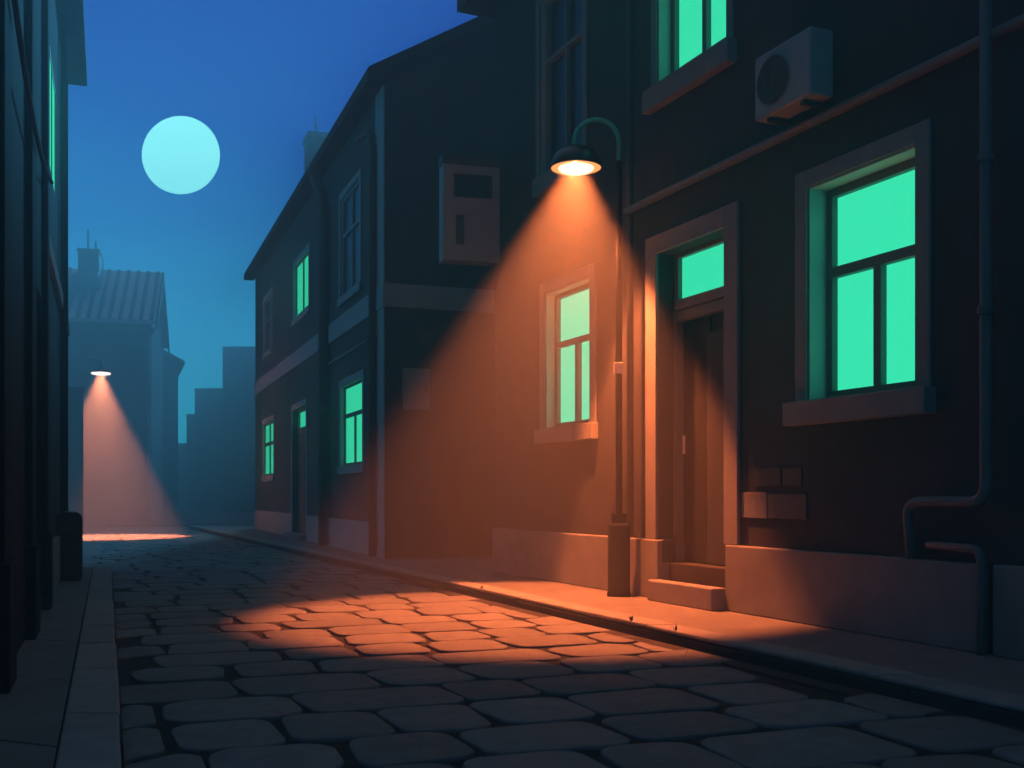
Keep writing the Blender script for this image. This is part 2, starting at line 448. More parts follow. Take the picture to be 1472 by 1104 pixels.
# pipes
def pipe(parent, pts, r, m, rad=.08, name='drainpipe', bands=(), band_r=None):
    bm = BM(); tube(bm, smooth_path(pts, rad), r, 16)
    o = obj(name, bm, m, parent, 0, True)
    for p, q in bands:
        bm = BM(); tube(bm, [p, q], band_r or r*1.35, 16); obj('collar', bm, m, o, .003)
    return o
pz = RB.z(1200, 160, 0)
pipe(hb, [(RB.x(901, 0), -.0, pz), (XR-.4, -.0, pz)], .036, 'pipe', name='conduit')
vx = RB.x(1421, -.01)
cz = lambda py: RB.z(1421, py, -.01)
py_ = -.012
pipe(hb, [(vx, py_-.02, TOP-.05), (vx, py_-.02, cz(722)), (RB.x(1307, -.01), py_-.02, cz(722)), (RB.x(1307, -.01), py_-.02+.04, PZ+.002)], .034, 'pipe', .12,
     bands=[((vx, py_-.02, cz(233)), (vx, py_-.02, cz(223))), ((vx, py_-.02, cz(452)), (vx, py_-.02, cz(440)))], band_r=.048)
vx2 = RB.x(1413, -.02)
pipe(hb, [(RB.x(1330, -.02), .004, cz(788)), (vx2, -.035, cz(790)), (vx2, -.035, .002)], .026, 'pipe', .08)
# gutter pipe running down behind the lamp
gx = RB.x(908, WY)
pipe(hb, [(gx, -.015+WY, TOP-.05), (gx, -.015+WY, PZ+.002)], .035, 'pipe_dark')

# air conditioner
ac_y1, ac_y0 = WY-.004, WY-.27
ax1, az0 = RB.at(1160, 133, ac_y0); ax0, _ = RB.at(1080, 133, ac_y0); _, az1 = RB.at(1160, 35, ac_y0)
acp = Vector((RB.o.x, RB.o.y)) + RB.u*((ax0+ax1)/2) + RB.n*ac_y1
ac = thing('air_conditioner', 'grey boxy air conditioner with a round fan fixed high on the dark house', 'air conditioner', (acp.x, acp.y, az0), RB.rz)
hw = (ax1-ax0)/2; hh = az1-az0; dp = ac_y1-ac_y0-.03
bm = BM(); box(bm, -hw, hw, -dp, -.03, 0, hh); obj('body', bm, 'metal_box', ac, .015)
fxc = RB.x(1107, ac_y0) - (ax0+ax1)/2; fr_ = .36*hh
bm = BM()
tube(bm, [(fxc, -dp-.001, hh*.5), (fxc, -dp-.012, hh*.5)], fr_, 40); obj('fan_disc', bm, 'metal_dim', ac)
bm = BM()
for r_ in (.3, .55, .8, 1.0):
    P = [(fxc+fr_*r_*math.cos(2*math.pi*k/40), -dp-.018, hh*.5+fr_*r_*math.sin(2*math.pi*k/40)) for k in range(41)]
    tube(bm, P, .004, 6, False)
obj('fan_grille', bm, 'metal_dim', ac)
for sx in (-hw*.6, hw*.6):
    bm = BM(); box(bm, sx-.02, sx+.02, -dp+.03, 0, -.035, -.002); box(bm, sx-.02, sx+.02, -.03, 0, -.12, -.036); obj('bracket', bm, 'pipe_dark', ac, .004)

# closet box clamped to the corner of the dark house, over the alley
cy0 = -.06
cx0, cx1 = RB.x(637, cy0), RB.x(726, cy0)
cz0, cz1 = RB.z(680, 372, cy0), RB.z(680, 224, cy0)
cz0, cz1 = EYE+(HZ-374)/F*13.2, EYE+(HZ-222)/F*13.2
cp = Vector((RB.o.x, RB.o.y)) + RB.u*XL + RB.n*cy0
cw = thing('wall_closet', 'pale boxy closet with one small dark window hung above the alley', 'closet', (cp.x, cp.y, cz0), RB.rz)
# it faces down the street, so it is turned square to the house front
wid = .775; hgt = cz1-cz0
pL = Vector(((637-736)/F*13.15, 13.15)); pR = Vector(((726-736)/F*13.35, 13.35))
cw.location = (pL.x, pL.y, cz0); cw.rotation_euler = (0, 0, math.atan2(pR.y-pL.y, pR.x-pL.x)); wid = (pR-pL).length
bm = BM()
holed_wall(bm, 0, wid, 0, .05, 0, hgt-.12, [(wid*.17, wid*.80, hgt*.60, hgt*.60+.29)])
box(bm, 0, .05, .05, .26, 0, hgt-.12); box(bm, wid-.20, wid-.15, .05, .26, 0, hgt-.12); box(bm, .05, wid-.2, .05, .26, 0, .05)
obj('body', bm, 'metal_box', cw, .004)
bm = BM(); box(bm, -.012, wid+.012, -.014, .27, hgt-.118, hgt); obj('lid', bm, 'metal_dim', cw, .01)
bm = BM(); box(bm, wid*.17+.03, wid*.80-.03, .035, .048, hgt*.60+.002, hgt*.60+.288); w_ = obj('window', bm, 'glass', cw)
bm = BM(); holed_wall(bm, wid*.17+.001, wid*.80-.001, .018, .034, hgt*.60+.001, hgt*.60+.289, [(wid*.17+.028, wid*.80-.028, hgt*.60+.022, hgt*.60+.268)]); obj('frame', bm, 'metal_dim', w_)
bm = BM(); box(bm, wid*.20, wid*.335, -.008, -.001, hgt*.15, hgt*.43); obj('vent_slot', bm, 'metal_dim', cw, .003)

# ================================================================== HOUSE DOWN THE STREET
MB = Front((-1.889, 16.1), (.3692, -1))
hm = thing('gabled_house', 'two storey grey gabled house with green lit windows further down the street', 'house', (MB.o.x, MB.o.y, 0), MB.rz)
MX = MB.x(367); MT = 7.05
def MO(px0, px1, pt, pb):
    return MB.x(px0), MB.x(px1), MB.z(px1, pb), MB.z(px1, pt)
m1 = MO(490, 518, 252, 406)        # dark upper
m2 = MO(423, 444.5, 356, 440)      # lit upper
m3 = MO(380, 391, 420, 500)        # dark upper, far
m4 = MO(490.5, 522, 541, 667)      # lit lower
m5 = MO(378.5, 394, 603, 683)      # lit lower far
m6 = MO(421, 441, 581, 779)        # doorway
m6 = (m6[0], m6[1], .12, m6[3])
bz0, bz1 = 3.74, 4.09
bm = BM()
holed_wall(bm, MX, 0, 0, .35, 0, MT, [m1, m2, m3, m4, m5, m6], 0)
box(bm, MX, MX+.3, .35, 7.6, 0, MT, 0); box(bm, MX+.3, -.3, 7.3, 7.6, 0, MT, 0)
# gable end
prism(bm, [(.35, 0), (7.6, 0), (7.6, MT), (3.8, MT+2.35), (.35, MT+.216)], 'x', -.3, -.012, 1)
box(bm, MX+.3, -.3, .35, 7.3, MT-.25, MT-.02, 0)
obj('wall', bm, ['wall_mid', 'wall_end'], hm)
bm = BM(); box(bm, -.012, -.004, .352, 7.6, 0, .02); box(bm, -.30, -.004, .04, .349, 0.001, .02)
bm.free()
# end wall face, turned from the sky glow; that shade is in its darker colour
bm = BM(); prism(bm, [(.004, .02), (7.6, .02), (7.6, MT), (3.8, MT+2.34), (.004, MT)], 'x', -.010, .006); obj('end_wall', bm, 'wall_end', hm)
# string course round the corner
bm = BM(); box(bm, MX, .035, -.035, -.002, bz0, bz1); box(bm, .008, .035, -.001, 7.6, bz0, bz1); obj('string_course', bm, 'trim_mid', hm, .008)
# corner strip and plinth
bm = BM(); box(bm, MB.x(541), .012, -.02, -.002, 0, bz0-.003); box(bm, MB.x(541), .012, -.02, -.002, bz1+.003, MT-.01); obj('corner_strip', bm, 'trim_mid', hm, .006)
for a0, a1 in ((MX, m6[0]-.1), (m6[1]+.1, MB.x(541)-.003)):
    bm = BM(); box(bm, a0, a1, -.03, -.002, 0, .52); obj('plinth', bm, 'trim_mid', hm, .008)
bm = BM(); box(bm, m6[0]-.098, m6[1]+.098, -.16, -.002, 0, .115); obj('doorstep', bm, 'step', hm, .01)
# roof
RI = 2.35/3.8; oh = .27
bm = BM()
for z_ in (0,):
    prism(bm, [(-oh, MT-oh*RI+.18), (3.8, MT+2.35+.02), (7.6+oh, MT-oh*RI+.18), (7.6+oh, MT-oh*RI+.34), (3.8, MT+2.35+.20), (-oh, MT-oh*RI+.34)], 'x', MX-.30, .13)
box(bm, MX-.30, .13, -oh-.012, -.003, MT-.02, MT+.14)
obj('roof', bm, 'roof', hm, .006)
# windows
kw = dict(sur_m='trim_mid', proud=.02, fd=.03)
window(hm, *m1, 0, .03, .06, ('4', .62), False, .10, sill=(.05, .14, .10), bw=.06, frame_m='trim_mid', label='unlit upper window with four panes', **kw)
window(hm, *m2, 0, .035, .05, ('2', .5), True, .10, sill=(.05, .14, .10), bw=.06, label='green lit upper window', **kw)
window(hm, *m3, 0, .03, .07, ('4', .60), False, .12, sill=(.05, .14, .12), bw=.07, frame_m='trim_mid', label='unlit upper window at the far end', **kw)
window(hm, *m4, 0, .05, .055, ('T', .62), True, .11, sill=(.05, .14, .12), bw=.07, label='green lit street window near the drainpipes', **kw)
window(hm, *m5, 0, .03, .06, ('4', .60), True, .12, sill=(.05, .14, .12), bw=.09, label='green lit street window at the far end', **kw)
tz0 = MB.z(441, 609); tz1 = m6[3]
bm = BM(); box(bm, m6[0]+.002, m6[1]-.002, .10, .16, tz0-.14, tz0); box(bm, m6[0]+.002, m6[0]+.06, .10, .16, tz0, tz1); box(bm, m6[1]-.06, m6[1]-.002, .10, .16, tz0, tz1); box(bm, m6[0]+.06, m6[1]-.06, .10, .16, tz1-.06, tz1-.002)
t_ = obj('window', bm, 'frame', hm, .005); t_['label'] = 'green lit top light over the door'
bm = BM(); box(bm, m6[0]+.004, m6[1]-.004, .162, .175, tz0+.001, tz1-.004); obj('pane', bm, 'lit', t_)
bm = BM(); box(bm, m6[0]+.002, m6[1]-.002, .12, .17, .122, tz0-.142)
dd = obj('door', bm, 'pipe_dark', hm, .004)
bm = BM()
xm = (m6[0]+m6[1])/2
for z0_, z1_ in ((.3, 1.0), (1.15, 1.9)):
    for xa, xb in ((m6[0]+.15, xm-.06), (xm+.06, m6[1]-.15)):
        box(bm, xa, xb, .108, .119, z0_, z1_)
obj('door_panel', bm, 'pipe_dark', dd, .004)
hx, hz_ = MB.at(434, 691, .1)
bm = BM(); box(bm, hx-.05, hx+.05, .09, .118, hz_-.06, hz_+.06); obj('handle', bm, 'trim', dd, .004)
bm = BM(); box(bm, m6[0]-.10, m6[0], -.025, -.002, .117, tz1+.12); box(bm, m6[1], m6[1]+.10, -.025, -.002, .117, tz1+.12); box(bm, m6[0], m6[1], -.025, -.002, tz1, tz1+.12)
obj('door_surround', bm, 'trim_mid', hm, .006)
# drainpipes
px_ = MB.x(464, -.12)
pipe(hm, [(px_-.05, -.26, MT+.02), (px_-.05, -.26, MT-.2), (px_, -.10, MT-.65), (px_, -.10, .01)], .105, 'pipe_dark', .2,
     bands=[((px_-.05, -.26, MT-.03), (px_-.05, -.26, MT-.16)), ((px_, -.10, 2.5), (px_, -.10, 2.6)), ((px_, -.10, 5.3), (px_, -.10, 5.4))], band_r=.125)
qx = MB.x(535, -.08)
pipe(hm, [(MB.x(512, -.2), -.2, MT-.55), (qx-.1, -.10, MT-.55), (qx, -.08, MT-.8), (qx, -.08, .01)], .055, 'pipe_dark', .2,
     bands=[((qx, -.08, 3.2), (qx, -.08, 3.34)), ((qx, -.08, 1.9), (qx, -.08, 1.98))], band_r=.085)
cz_ = MB.z(500, 508)
pipe(hm, [(MB.x(473, -.03), -.03, cz_), (MB.x(530, -.03), -.03, cz_)], .018, 'trim_mid', name='conduit')
# chimney and aerials
c_x, c_z = MB.at(441, 195, 1.35)
bm = BM(); box(bm, c_x-.42, c_x+.42, 1.35, 2.0, MT+.5, c_z-.16); box(bm, c_x-.46, c_x+.46, 1.31, 2.04, c_z-.159, c_z)
ch = obj('chimney', bm, 'roof', hm, .01)
for dx, hgt_, r_ in ((-.05, .62, .022), (.22, .30, .018)):
    bm = BM(); tube(bm, [(c_x+dx, 1.6, c_z), (c_x+dx, 1.6, c_z+hgt_)], r_, 8); obj('aerial', bm, 'pipe_dark', ch)
# boxes on the gable end
def mend(px, py):
    """spot on the gable end: (y into the house, z)"""
    k = Vector(((px-736)/F, 1.0)); Y = MB.u.dot(MB.o)/MB.u.dot(k)
    return MB.n.dot(k*Y-MB.o), EYE + (HZ-py)/F*Y
def endbox(name, label, cat, a, b, t, bo, m_, dep, extra):
    y0, z0 = mend(a, bo); y1, z1 = mend(b, t)
    p = MB.o + MB.n*((y0+y1)/2) + MB.u*.007
    th = thing(name, label, cat, (p.x, p.y, z0), MB.rz)
    hw_ = (y1-y0)/2; h_ = z1-z0
    bm = BM(); box(bm, .0, dep, -hw_, hw_, 0, h_); obj('body', bm, m_, th, .008)
    bm = BM(); box(bm, dep+.001, dep+.012, -hw_+.03, hw_-.03, .03, h_-.03); cv = obj('cover', bm, m_, th, .004)
    if extra:
        bm = BM(); box(bm, dep+.013, dep+.022, hw_-.075, hw_-.05, h_*.45, h_*.55); obj('latch', bm, 'metal_dim', cv)
endbox('meter_cabinet', 'square pale meter cabinet on the dark gable end beside the alley', 'cabinet', 578, 617, 531, 589, 'metal_box', .05, True)
endbox('junction_box', 'small dark junction box above the meter cabinet on the gable end', 'junction box', 599, 618, 479, 500, 'metal_dim', .05, False)

# ================================================================== STREET LAMP
LX, LY = 1.0, 10.15
PXM = LY/F
zz = lambda py: EYE + (HZ-py)*PXM
lx = lambda px: (px-736)*PXM - LX
lamp = thing('street_lamp', 'tall curved street lamp with a lit dome shade casting an orange beam', 'street lamp', (LX, LY, 0))
bm = BM(); lathe(bm, [(0, 0), (.112, 0), (.112, .03), (.104, .045), (.104, zz(757)), (.098, zz(752)), (0, zz(752))]); obj('base', bm, 'lamp', lamp, 0, False)
for p in lamp.children[0].data.polygons: p.use_smooth = abs(p.normal.z) < .5
bm = BM(); lathe(bm, [(0, zz(752)), (.070, zz(752)), (.070, zz(742)), (.074, zz(741)), (.074, zz(738)), (0, zz(738))]); obj('collar', bm, 'lamp', lamp)
bm = BM(); tube(bm, [(0, 0, zz(738)), (0, 0, zz(330)), (0, 0, zz(236))], [.031, .030, .030], 20); obj('pole', bm, 'lamp', lamp, 0, True)
bm = BM(); tube(bm, [(0, 0, zz(243)), (0, 0, zz(232))], .034, 20); obj('pole_cap', bm, 'lamp', lamp)
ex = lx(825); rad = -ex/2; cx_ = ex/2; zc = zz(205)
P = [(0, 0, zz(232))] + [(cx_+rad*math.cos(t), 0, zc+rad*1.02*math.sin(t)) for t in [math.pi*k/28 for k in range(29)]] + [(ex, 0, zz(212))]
bm = BM(); tube(bm, P, .022, 14); obj('arm', bm, 'lamp_green_light', lamp, 0, True)
hx_ = lx(828); RZ = zz(242); RR = .243
prof = []
HH = zz(209)-RZ
for k in range(13):
    t = math.pi/2*k/12
    prof.append((RR*math.cos(t)*1.0, RZ + HH*math.sin(t)))
inner = [(max(r-.010, 0), z-.008 if z > RZ+.01 else z) for r, z in prof]
bm = BM()
ringz = [[bm.verts.new((hx_+r*math.cos(2*math.pi*k/48), r*math.sin(2*math.pi*k/48), z)) for k in range(48)] for r, z in prof[:-1] + [(.004, prof[-1][1])]]
ringi = [[bm.verts.new((hx_+r*math.cos(2*math.pi*k/48), r*math.sin(2*math.pi*k/48), z)) for k in range(48)] for r, z in inner[:-1] + [(.003, inner[-1][1])]]
for R_, mi in ((ringz, 0), (ringi, 1)):
    for A, B in zip(R_, R_[1:]):
        for k in range(48):
            bm.faces.new((A[k], A[(k+1) % 48], B[(k+1) % 48], B[k])).material_index = mi
    bm.faces.new(R_[-1]).material_index = mi
for k in range(48):
    bm.faces.new((ringz[0][k], ringz[0][(k+1) % 48], ringi[0][(k+1) % 48], ringi[0][k])).material_index = 0
sh = obj('lamp_shade', bm, ['shade', 'reflect'], lamp, 0, True)
bm = BM(); lathe(bm, [(RR-.014, RZ+.006), (RR-.014, RZ+.003), (0, RZ+.003)], hx_, 0, 48)
bm.free(); bm = BM()
def annulus(bm, r0, r1, z, cx, seg=48):
    A = [bm.verts.new((cx+r0*math.cos(2*math.pi*k/seg), r0*math.sin(2*math.pi*k/seg), z)) for k in range(seg)]
    B = [bm.verts.new((cx+r1*math.cos(2*math.pi*k/seg), r1*math.sin(2*math.pi*k/seg), z)) for k in range(seg)]
    for k in range(seg): bm.faces.new((A[k], A[(k+1) % seg], B[(k+1) % seg], B[k]))
annulus(bm, .168, RR-.011, RZ+.004, hx_); obj('diffuser_ring', bm, 'ring', sh)
bm = BM()
dom = [(.166, RZ+.004)] + [(.166*math.cos(t), RZ+.004-.045*math.sin(t)) for t in [math.pi/2*k/8 for k in range(1, 8)]]
rings = [[bm.verts.new((hx_+r*math.cos(2*math.pi*k/40), r*math.sin(2*math.pi*k/40), z)) for k in range(40)] for r, z in dom]
for A, B in zip(rings, rings[1:]):
    for k in range(40): bm.faces.new((A[k], A[(k+1) % 40], B[(k+1) % 40], B[k]))
bm.faces.new(rings[-1]); obj('bulb', bm, 'lens', sh, 0, True)
bm = BM(); box(bm, lx(882), lx(894.5), -.045, -.031, zz(538), zz(522)); tg = obj('tag_plate', bm, 'brass', lamp, .003)
bm = BM(); tube(bm, [(0, 0, zz(533)), (0, 0, zz(527))], .0335, 16); obj('clamp', bm, 'lamp', tg)

def spot(name, loc, tilt, size, power, col, blend, rad):
    l = bpy.data.lights.new(name, 'SPOT'); l.energy = power; l.color = col; l.spot_size = math.radians(size); l.spot_blend = blend
    l.shadow_soft_size = rad; l.use_soft_falloff = False
    o = bpy.data.objects.new(name, l); C.objects.link(o); o.location = loc; o.rotation_euler = tilt
    return o
spot('lamp_light', (LX+hx_, LY, RZ+.10), (math.radians(-8), math.radians(3.5), 0), 65, 5200, (1.0, .182, .044), .32, .06)

# ================================================================== HOUSES OPPOSITE
LB = Front((-4.0, 9.2), (-.3724, 1))
hl = thing('corner_house', 'dim grey corner house with deep eaves and one green lit upper window', 'house', (LB.o.x, LB.o.y, 0), LB.rz)
LX1 = LB.x(95); LT = LB.z(95, 120)
lw = (1.40, 3.05, 4.2, 5.42)
bm = BM(); holed_wall(bm, 0, LX1, 0, .35, 0, LT, [lw])
box(bm, 0, .3, .35, 6, 0, LT); box(bm, LX1-.3, LX1, .35, 6, 0, LT); box(bm, .3, LX1-.3, 5.7, 6, 0, LT); box(bm, .3, LX1-.3, .35, 5.7, LT-.2, LT-.01)
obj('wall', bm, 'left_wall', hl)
window(hl, *lw, 0, .004, .03, ('2', .5), True, 0, sill=None, bw=.03, fd=.012)
bm = BM(); box(bm, .02, LX1+.04, -.05, -.002, 0, .50); box(bm, LX1+.002, LX1+.04, -.001, 6, 0, .50); obj('plinth', bm, 'plinth', hl, .01)
bm = BM(); box(bm, .02, LX1+.03, -.05, -.002, 3.13, 3.30); obj('string_course', bm, 'plinth', hl, .008)
bm = BM(); oh = .27
prism(bm, [(-oh, LT+.002), (3, LT+3.2), (6+oh, LT+.002), (6+oh, LT+.16), (3, LT+3.4), (-oh, LT+.16)], 'x', -.1, LX1+.04)  # ridge raised steeply, unseen behind the eave, to block low light
box(bm, -.1, LX1+.04, -oh+.02, 6, LT+.004, LT+.04); obj('roof', bm, 'roof', hl, .008)
bm = BM(); tube(bm, [(LX1-2.3, -.055, .502), (LX1-2.3, -.055, LT-.02)], .045, 14); obj('drainpipe', bm, 'left_dark', hl, 0, True)

hn = thing('shadowed_house', 'near black house front with pilasters and a doorway beside the corner house', 'house', (LB.o.x, LB.o.y, 0), LB.rz)
nd = (-1.75, -.35, .12, 2.55)
nt_ = 9.2
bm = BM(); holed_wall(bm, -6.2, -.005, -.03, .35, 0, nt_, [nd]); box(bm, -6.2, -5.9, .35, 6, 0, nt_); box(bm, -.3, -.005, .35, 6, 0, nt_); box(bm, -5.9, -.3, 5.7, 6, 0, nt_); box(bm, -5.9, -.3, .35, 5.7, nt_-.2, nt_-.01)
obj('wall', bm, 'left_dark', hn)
for p0, p1, m_ in ((-2.25, -1.80, 'left_dark'), (-.30, -.008, 'left_dark'), (-4.3, -3.9, 'left_dark')):
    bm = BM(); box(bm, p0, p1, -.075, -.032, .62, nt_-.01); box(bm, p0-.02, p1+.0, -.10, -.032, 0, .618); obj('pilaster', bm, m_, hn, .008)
bm = BM(); box(bm, nd[0]+.002, nd[1]-.002, .10, .16, nd[2]+.002, nd[3]-.002); dn = obj('door', bm, 'door', hn, .004)
bm = BM(); box(bm, nd[1]-.2, nd[1]-.15, .07, .098, 1.05, 1.2); obj('handle', bm, 'trim', dn, .003)
bm = BM(); box(bm, nd[0], nd[1], -.03, .098, 0, .118); obj('threshold', bm, 'step', hn, .005)
bm = BM(); box(bm, -6.25, .0, -.33, 6.2, nt_, nt_+.16); obj('roof', bm, 'roof', hn, .01)
# sagging cable along the two fronts
P = []
for k in range(31):
    t = k/30; P.append((-5.5+5.3*t, -.10, 3.75 - .2*t - .35*math.sin(math.pi*t)))
bm = BM(); tube(bm, P, .016, 8); obj('cable', bm, 'left_wall', hn, 0, True)

# litter bin
bx, by = -4.925, 12.05
bn = thing('litter_bin', 'black round topped litter bin standing on the pavement by the corner house', 'bin', (bx, by, 0), math.radians(22))
bm = BM(); hw_ = .145; r_ = .085; top = .76
pr = [(-hw_, .03), (hw_, .03), (hw_, top-r_)] + [(hw_-r_+r_*math.cos(t), top-r_+r_*math.sin(t)) for t in [math.pi/2*k/6 for k in range(1, 7)]] + \
     [(-hw_+r_+r_*math.cos(t), top-r_+r_*math.sin(t)) for t in [math.pi/2+math.pi/2*k/6 for k in range(0, 7)]]
prism(bm, pr, 'y', -.14, .14); obj('body', bm, 'bin', bn, .012)
bm = BM(); box(bm, -.10, .10, -.15, -.141, .52, .60); obj('flap', bm, 'pipe_dark', bn, .004)
bm = BM(); box(bm, -hw_+.015, hw_-.015, -.125, .125, 0, .029); obj('base', bm, 'bin', bn, .004)

# ================================================================== ACROSS THE END OF THE STREET
FB = Front(((218-736)/F*37.0, 37.0), (1, .25))
hf = thing('metal_roofed_house', 'misty house with a ribbed metal roof and chimney at the end of the street', 'house', (FB.o.x, FB.o.y, 0), FB.rz)
FT = EYE + (HZ-462)/F*37.0; FD = 5.6
bm = BM(); FW = -9.5
box(bm, FW, 0, 0, .3, 0, FT); box(bm, FW, FW+.3, .3, FD, 0, FT); box(bm, FW+.3, -.3, FD-.3, FD, 0, FT)
prism(bm, [(.3, 0), (FD, 0), (FD, FT), (FD/2, FT+1.95), (.3, FT+.22)], 'x', -.3, 0)
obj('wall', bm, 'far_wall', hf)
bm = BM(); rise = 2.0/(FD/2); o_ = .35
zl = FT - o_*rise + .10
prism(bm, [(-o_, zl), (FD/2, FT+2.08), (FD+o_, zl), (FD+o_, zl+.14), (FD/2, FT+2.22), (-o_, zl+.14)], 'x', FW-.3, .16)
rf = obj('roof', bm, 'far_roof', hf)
bm = BM()
xx = FW-.2
nrm = Vector((0, -rise, 1)).normalized()
while xx < .12:
    a_ = Vector((xx, -o_, zl+.14)); b_ = Vector((xx, FD/2, FT+2.22))
    vs = []
    for s_ in (-.06, .06):
        for q in (a_, b_):
            for e_ in (.003, .05): vs.append(bm.verts.new(q + Vector((s_, 0, 0)) + nrm*e_))
    for f in ((0, 1, 3, 2), (4, 6, 7, 5), (0, 4, 5, 1), (2, 3, 7, 6), (0, 2, 6, 4), (1, 5, 7, 3)): bm.faces.new([vs[i] for i in f])
    xx += .335
obj('roof_seam', bm, 'far_seam', rf)
bm = BM(); box(bm, FW, .10, -.10, -.003, FT-.42, FT-.22); obj('eaves_board', bm, 'far_wall', hf)
bm = BM(); prism(bm, [(-o_-.02, zl-.16), (FD/2, FT+1.86), (FD+o_+.02, zl-.16), (FD+o_+.02, zl+.16), (FD/2, FT+2.24), (-o_-.02, zl+.16)], 'x', .162, .22); obj('bargeboard', bm, 'roof', hf)
bm = BM(); tube(bm, [(-.06, -.07, .01), (-.06, -.07, FT-.45)], .07, 10); obj('drainpipe', bm, 'trim_mid', hf, 0, True)
# chimney with a bent flue
fx = lambda px, y: FB.at(px, 0, y)[0]
cx0, cx1 = fx(113, 1.2), fx(143, 1.2); czt = FB.z(128, 359, 1.2); czb = FB.z(128, 402, 1.2)
bm = BM(); box(bm, cx0, cx1, 1.0, 1.6, czb-.3, czt-.1); box(bm, cx0-.04, cx1+.04, .96, 1.64, czt-.099, czt); chf = obj('chimney', bm, 'pipe_dark', rf, .02)
bm = BM()
mid = (cx0+cx1)/2
pts = [(mid, .95, czb+.2), (mid, .95, czb-.05), (mid-.55, .8, czb-.28), (mid-1.3, .75, czb-.6)]
tube(bm, smooth_path(pts, .3, 8), .34, 16); obj('flue', bm, 'pipe_dark', chf, 0, True)
for px, t, rr in ((126, 329, .035), (137, 346, .035)):
    X_ = fx(px, 1.2); Z_ = FB.z(px, t, 1.2)
    bm = BM(); tube(bm, [(X_, 1.3, czt), (X_, 1.3, Z_)], rr, 8); obj('aerial', bm, 'pipe_dark', chf)
bm = BM(); tube(bm, smooth_path([(cx1+.05, 1.2, czt-.2), (cx1+.12, 1.2, czt-.35), (cx1+.1, 1.2, czb-.1)], .1), .02, 6); obj('cable', bm, 'far_wall', chf)

# side wing in front of it
WBx = (120-736)/F*25.4
hw2 = thing('side_wing', 'blank misty house wing that cuts off one side of the distant lamp beam', 'house', (WBx, 25.4, 0), math.atan2(.44, 1))
WT = EYE + (HZ-556)/F*25.4
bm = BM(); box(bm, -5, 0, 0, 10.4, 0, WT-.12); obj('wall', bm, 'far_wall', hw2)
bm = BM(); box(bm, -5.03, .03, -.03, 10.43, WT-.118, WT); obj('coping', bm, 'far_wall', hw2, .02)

# lamp on that wing
fl = (145-736)/F*26.6; fz = EYE + (HZ-536)/F*26.6
fp = thing('distant_lamp', 'small glowing street lamp in the mist at the end of the street', 'street lamp', (fl, 26.6, fz))
bm = BM()
r1 = .235
pf = [(r1, 0), (r1*.97, .05), (r1*.75, .10), (r1*.3, .13), (.004, .14)]
rings = [[bm.verts.new((r*math.cos(2*math.pi*k/32), r*math.sin(2*math.pi*k/32), z)) for k in range(32)] for r, z in pf]
for A, B in zip(rings, rings[1:]):
    for k in range(32): bm.faces.new((A[k], A[(k+1) % 32], B[(k+1) % 32], B[k]))
bm.faces.new(rings[-1]); fs = obj('lamp_shade', bm, 'far_wall', fp, 0, True)
bm = BM(); lathe(bm, [(r1-.01, -.002), (r1*.9, -.035), (r1*.5, -.05), (.004, -.055)], 0, 0, 32); obj('bulb', bm, 'lens', fs, 0, True)
bm = BM(); tube(bm, smooth_path([(0, 0, .14), (0, 0, .30), (-.45, .1, .36)], .1), .02, 8); obj('arm', bm, 'far_wall', fp, 0, True)
spot('distant_lamp_light', (fl, 26.6, fz+.02), (0, 0, 0), 57, 12500, (1.0, .26, .11), .2, .09)

# plain blocks behind
def block(name, label, x0, x1, y0, y1, top, extra=None):
    t = thing(name, label, 'house', ((x0+x1)/2, y0, 0)); w = (x1-x0)/2
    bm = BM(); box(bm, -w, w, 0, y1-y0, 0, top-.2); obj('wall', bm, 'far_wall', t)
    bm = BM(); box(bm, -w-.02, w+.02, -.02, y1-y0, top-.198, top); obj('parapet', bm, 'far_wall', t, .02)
    return t
wx = lambda px, Y: (px-736)/F*Y
wz = lambda py, Y: EYE + (HZ-py)/F*Y
block('flat_roofed_house', 'tallest flat roofed block in the mist beside the gabled house', wx(320, 58), -5.5, 58, 62, wz(498, 58))
block('flat_roofed_house', 'middle flat roofed block in the mist between a taller and a lower one', wx(280, 62.5), -11, 62.5, 66, wz(558, 62.5))
block('flat_roofed_house', 'lowest flat roofed block in the mist beside the strip of sky', wx(268, 66.5), -13, 66.5, 70, wz(595, 66.5))
# low wall closing the gap
t = thing('boundary_wall', 'low misty boundary wall closing the gap between the far houses', 'wall', (wx(262, 71), 71, 0))
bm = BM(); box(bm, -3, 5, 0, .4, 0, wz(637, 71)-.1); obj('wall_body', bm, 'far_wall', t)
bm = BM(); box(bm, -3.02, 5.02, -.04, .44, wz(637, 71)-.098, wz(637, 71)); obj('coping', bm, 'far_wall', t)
# house with one sloping roof line behind the metal roofed house
xr = wx(256, 46); xe = wx(265, 46); zr = wz(520, 46); xq = wx(222, 46); zq = wz(497, 46); sl = (zq-zr)/(xe-xq)
t = thing('sloping_roof_house', 'misty house with a sloping roof edge behind the metal roofed house', 'house', (xr, 46, 0), math.atan2(.36, 1))
w_ = 5.0; ap = -w_/2
bm = BM(); zz0 = zr + (xe-xr)*sl
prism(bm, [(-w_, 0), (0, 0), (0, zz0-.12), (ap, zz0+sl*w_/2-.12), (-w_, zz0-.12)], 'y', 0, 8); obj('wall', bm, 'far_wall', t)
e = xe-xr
bm = BM(); prism(bm, [(-w_-e, zr-.10), (ap, zz0+sl*w_/2-.11), (e, zr-.10), (e, zr+.02), (ap, zz0+sl*w_/2+.02), (-w_-e, zr+.02)], 'y', -.2, 8.2); obj('roof', bm, 'far_wall', t)

